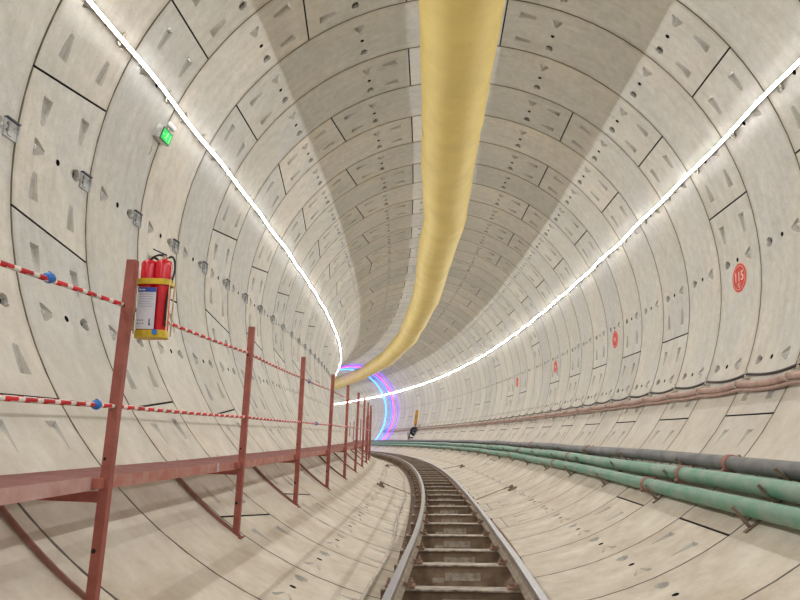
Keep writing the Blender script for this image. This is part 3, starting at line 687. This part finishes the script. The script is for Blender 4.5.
for i in range(24):
    s = 3.62 + 2.4 * i; m = frame(s, 0, 0); far = i > 12
    lab = ('rusty pipe bracket with three studs, %s from the camera' % ORD[i]) if not far else 'tiny distant pipe bracket on the right side'
    if bk is None:
        bk = empty('pipe_bracket', frame(s, 2.33, -3.19)); q = bk
        def rad(a, r): return Vector((r * math.sin(R_(a)) - 2.33, 0, r * math.cos(R_(a)) + 3.19))
        for a in (144.3, 139.75, 136.5 ):
            p, t = rad(a, 3.945), rad(a + .15, 3.725); d = (t - p); c = (p + t) / 2; an = math.atan2(d.z, d.x); b = MB()
            b.box(c, (d.length, .035, .006), 'rust', Matrix.Rotation(-an, 3, 'Y')); b.box(c + Vector((0, .016, 0)), (d.length, .006, .034), 'rust', Matrix.Rotation(-an, 3, 'Y')); b.build('stud', bk)
        b = MB()
        al = np.linspace(145.3, 132.6, 8)
        for x, y in zip(al[:-1], al[1:]):
            p, t = rad(x, 3.938), rad(y, 3.938); d = t - p; b.box((p + t) / 2, (d.length * 1.03, .045, .010), 'rust', Matrix.Rotation(-math.atan2(d.z, d.x), 3, 'Y'))
        b.build('base_strap', bk)
    else: q = dup(bk, frame(s, 2.33, -3.19))
    tag(q, lab, 'pipe bracket', 'pipe brackets' if not far else 'distant pipe brackets')
HOOKS = [7.22 + 1.2 * i for i in range(-6, 40)]
def cable(deg_hi, r, rad_, sag, m, name, label, s0=-2, s1=62, wob=.0):
    ss = np.arange(s0, s1, .12); pts = []
    for s in ss:
        f = ((s - 7.22) % 1.2) / 1.2; dz = -sag * 4 * f * (1 - f); u, z = r * math.sin(R_(deg_hi)), r * math.cos(R_(deg_hi)); pts.append(path(s, u - dz * .45 * -1 * (-1) * .0 + wob * math.sin(s * 5.1), z + dz + wob * math.cos(s * 3.7)))
    e = MB(); e.tube(pts, rad_, m, 10); return tag(e.build(name), label, 'cable', 'cables on the right wall')
cable(115.55, 3.90, .017, .045, 'cableblack', 'power_cable', 'thin black cable looping from clip to clip above the pink cable')
cable(117.9, 3.865, .043, .032, 'cablepink', 'sleeved_cable', 'thick dusty pink sleeved cable along the right wall', wob=.004)
cable(118.9, 3.895, .022, .022, 'cablepink', 'sleeved_cable', 'thinner pink cable tucked under the thick pink cable', wob=.004)
hk = None
for i, s in enumerate(HOOKS):
    s = s - 0.0; m = frame(s, 3.50, -1.68); n = i - 4; far = n > 14 
    lab = ('pale cable clip on the right wall, %s from the camera' % ORD[min(max(n, 0), 15)]) if 0 <= n <= 14 else 'distant pale cable clip on the right wall' if far else 'pale cable clip on the right wall outside the view'
    if hk is None:
        hk = empty('cable_hook', m); q = hk
        b = MB(); b.box((.035, 0, .0), (.075, .03, .012), 'clipwhite'); b.box((.018, 0, .028), (.02, .03, .05), 'clipwhite'); b.box((-.005, 0, -.03), (.012, .028, .03), 'clipwhite'); b.build('upper_clip', hk)
        b = MB(); pts = [Vector((.045, 0, -.06)), Vector((-.03, .01, -.075)), Vector((-.14, .015, -.10)), Vector((-.155, .015, -.15)), Vector((-.12, .012, -.19)), Vector((-.05, .01, -.19))]
        b.tube(pts, .010, 'clipwhite', 8); b.build('lower_hook', hk); b = MB(); b.box((.02, 0, -.09), (.006, .045, .14), 'clipwhite', Matrix.Rotation(R_(26), 3, 'Y')); b.build('back_strip', hk)
    else: q = dup(hk, m)
    tag(q, lab, 'cable clip', 'cable clips on the right wall' if not far else 'distant cable clips')

# ------------------------------------------------------------------ track
TC = -.175
def zt(s): return float(np.interp(s, [0, 4, 5.5, 7.3, 10.7, 14.5, 20, 80], [-3.33, -3.34, -3.375, -3.43, -3.49, -3.53, -3.53, -3.50]))
def ul(s): return float(np.interp(s, [0, 4, 5.5, 7.3, 10.7, 14.5, 22, 80], [-.645, -.643, -.624, -.597, -.575, -.568, -.60, -.60]))
def ur(s): return .262
def rail(uf, label):
    root = empty('rail', frame(6, uf(6), zt(6)), label, 'rail', 'track rails'); inv = root.matrix_world.inverted()
    hw, fw = .026, .046; H = .125
    prof = [(-hw, -.004), (-hw + .005, 0), (hw - .005, 0), (hw, -.004), (hw, -.026), (.008, -.036), (.007, -.095), (.018, -.110), (fw, -.117), (fw, -H), (-fw, -H), (-fw, -.117), (-.018, -.110), (-.007, -.095), (-.008, -.036), (-hw, -.026)]
    e = MB(); sweep(e, prof, -6, 80, .4, 'railweb', mfun=lambda i, k: 'railtop' if k in (0, 1, 2, 3, 15) else 'railweb', off=lambda q: (uf(q), zt(q)))
    e.v = [tuple(inv @ Vector(v)) for v in e.v]; e.build('rail_bar', root)
rail(ul, 'left steel rail of the narrow track'); rail(ur, 'right steel rail of the narrow track')
sl = None; s = 3.35; i = 0; base = None
NS = 0
SLS = [2.1, 3.05, 4.02, 4.98, 6.02, 6.90, 8.04, 9.24, 10.38, 11.72, 12.9, 14.15]
while SLS[-1] < 74: SLS.append(SLS[-1] + 1.14 + .07 * math.sin(len(SLS) * 2.3))
def lz(u): return -math.sqrt(RAD ** 2 - u * u)
def make_sleeper():
    root = empty('track_sleeper', frame(5, TC, zt(5) - .125)); L = 1.12; X0 = -.01; h = .20; w = .12
    b = MB()
    for z, m_, ww in ((-.007, 'sleepertop', w), (-h + .005, 'sleeper', w)):
        b.box((X0, 0, z), (L, ww, .014 if z > -.1 else .010), m_, bev=.003)
    b.box((X0, -.025, -h / 2), (L, .010, h - .02), 'sleeper'); b.build('beam', root)
    b = MB(); b.box((.02, -.0325, -.10), (.30, .004, .065), 'sleeperpatch'); b.box((-.19, -.0325, -.13), (.10, .004, .04), 'sleeperpatch'); b.build('grout_patch', root)
    for sx_ in (-1, 1):
        b = MB(); zb = lz(TC + X0 + sx_ * .45) - zt(7) + .125; b.box((X0 + sx_ * .45, 0, (zb - h) / 2 + .0), (.14, .10, abs(zb + h) + .012), 'sleeper'); b.build('support_foot', root)
    cm = None
    for sx_ in (-1, 1):
        for side in (-1, 1):
            if cm is None:
                b = MB(); b.box((0, 0, .010), (.07, .085, .020), 'clip', bev=.004); b.box((-.022, 0, .026), (.05, .05, .014), 'clip', Matrix.Rotation(R_(12), 3, 'Y')); b.cyl((.008, 0, .02), (.008, 0, .062), .011, 'clip', 8); b.cyl((.008, 0, .030), (.008, 0, .045), .019, 'clip', 6, smooth=False); o = b.build('rail_clip', root); cm = o.data
            else: o = new_obj('rail_clip', cm, root)
            x = (-.432 if sx_ < 0 else .432)
            o.matrix_local = Matrix.Translation((x + side * .072, 0, 0)) @ (Matrix.Identity(4) if side > 0 else Matrix.Rotation(PI, 4, 'Z'))
    return root
sl = make_sleeper()
for i, s in enumerate(SLS):
    m = frame(s, TC + (ul(s) + ur(s)) / 2 - TC + random.uniform(-.012, .012), zt(s) - .126) @ Matrix.Rotation(R_(random.uniform(-1.2, 1.2)), 4, 'Z')
    n = i - 3; lab = ('steel track sleeper, %s from the bottom edge of the view' % ORD[n]) if 0 <= n < 14 else ('distant steel track sleeper beyond the fourteenth' if n >= 14 else 'steel track sleeper nearest below the view')
    if i == 0: sl.matrix_world = m; q = sl
    else: q = dup(sl, m)
    tag(q, lab, 'sleeper', 'track sleepers' if n < 14 else 'distant track sleepers')
# dried mud lying in the invert under the sleepers
mm = MB(); ss = np.arange(-4, 76, .3); n = 17; vs = []
for q in ss:
    for k in range(n):
        u = TC - .66 + 1.32 * k / (n - 1); e = min(k, n - 1 - k); z = lz(u) + (.004 + .045 * min(1, e / 4) + .02 * math.sin(q * 2.3 + k) * min(1, e / 3)); vs.append(path(q, u, z))
mm.add(vs, [(i * n + k, i * n + k + 1, (i + 1) * n + k + 1, (i + 1) * n + k) for i in range(len(ss) - 1) for k in range(n - 1)], 'mud', True)
tag(mm.build('dried_mud'), 'brown dried mud lying in the invert between the sleepers', 'mud', None, 'stuff')
# thin wire beside the sleeper ends
w = MB(); ss = np.arange(-2, 60, .3); w.tube([path(q, -.99 + .03 * math.sin(q * .9), lz(-.99 + .03 * math.sin(q * .9)) + .02) for q in ss], .018, 'clipwhite', 6); tag(w.build('earth_wire'), 'thin pale wire on the floor left of the sleeper ends', 'cable', 'wires beside the track')
w = MB(); w.tube([path(q, .60 + .02 * math.sin(q * .8), lz(.60 + .02 * math.sin(q * .8)) + .02) for q in ss], .018, 'clip', 6); tag(w.build('earth_wire'), 'thin rusty wire on the floor right of the sleeper ends', 'cable', 'wires beside the track')
# lateral braces from rail to lining
def brace(s, side, label, uf):
    a_ = math.degrees(math.atan2(uf, lz(uf))); u0 = -.72 if side < 0 else .38; m = frame(s, 0, 0)
    root = empty('track_brace', frame(s, uf, lz(uf)), label, 'track brace'); inv = root.matrix_world.inverted()
    p = inv @ Vector([float(x) for x in path(s - 3.4, u0, -3.56)]); q = inv @ Vector([float(x) for x in path(s, uf - side * .06, lz(uf) + .07)])
    b = MB(); b.cyl(p, q, .010, 'rust', 8); b.build('rod', root)
    b = MB(); t = p.lerp(q, .78); b.cyl(t, q, .018, 'rust', 8); b.build('turnbuckle', root)
    b = MB(); wf = inv @ wallframe(s, a_, RAD); b.v = []; b.box((0, 0, .02), (.16, .20, .04), 'rust', bev=.006); b.box((0, 0, .07), (.05, .10, .08), 'rust', bev=.006); o = b.build('foot_pad', root); o.matrix_local = wf
brace(16.2, -1, 'rusty brace rod with foot pad left of the track', -1.56)
brace(15.6, 1, 'rusty brace rod with foot pad right of the track, nearer one', 1.49)
brace(26.5, 1, 'small distant rusty brace right of the track', 1.48)
brace(27.0, -1, 'small distant brace left of the track beyond the posts', -1.48)

# ------------------------------------------------------------------ far things on the right
rr = empty('hose_reel', frame(50.9, 3.02, -2.60), 'round black hose reel on legs by the far right pipes', 'reel')
b = MB(); c = Vector((.20, .2, .58))
def ringtube(b, c, R0, r, m, n=24, ax='Y'):
    pts = [c + Vector((R0 * math.cos(2 * PI * i / n), 0, R0 * math.sin(2 * PI * i / n))) for i in range(n + 1)]; b.tube(pts, r, m, 10, caps=False)
ringtube(b, c, .26, .11, 'wheel'); b.build('drum', rr)
b = MB(); b.cyl(c + Vector((0, -.07, 0)), c + Vector((0, .07, 0)), .12, 'darkblue', 14)
for k in range(5): a = 2 * PI * k / 5; b.cyl(c, c + Vector((.26 * math.cos(a), 0, .26 * math.sin(a))), .022, 'bolt', 6)
b.build('hub', rr)
b = MB(); b.cyl((-.32, 0, -.05), (-.12, .1, .62), .05, 'darkblue', 8); b.cyl((.20, 0, .02), (.62, .1, 1.12), .045, 'rust', 8); b.box((.12, .1, .10), (.85, .12, .10), 'darkblue'); b.cyl((-.35, 0, -.5), (-.35, 0, .5), .05, 'rust', 8); b.build('frame_leg', rr)
rf = empty('orange_marker', frame(52.0, 3.42, -1.55), 'tall narrow orange marker panel above the black hose reel', 'marker')
b = MB(); b.box((.18, 0, .62), (.24, .06, 1.15), 'orange', Matrix.Rotation(R_(8), 3, 'Y'), bev=.02); b.build('panel', rf); b = MB(); b.cyl((.0, 0, -.48), (.11, 0, .08), .04, 'black', 8); b.build('stand', rf)
b = MB(); b.box((0, .0, 0), (.07, .012, .50), 'paper', Matrix.Rotation(R_(14), 3, 'Y')); b.cyl((.05, 0, .24), (.14, 0, .27), .008, 'bolt', 6); tag(b.build('white_tag', None, frame(47.7, 3.62, -1.30)), 'small white tag on the far right wall above the cables', 'tag')
b = MB(); b.box((0, 0, 0), (.04, .05, .34), 'paper', Matrix.Rotation(R_(22), 3, 'Y')); b.cyl((0, 0, .14), (.12, 0, .2), .010, 'bolt', 6); tag(b.build('white_bracket', None, frame(27.4, 3.44, -1.98)), 'white bracket hanging below the cables on the right wall', 'bracket')
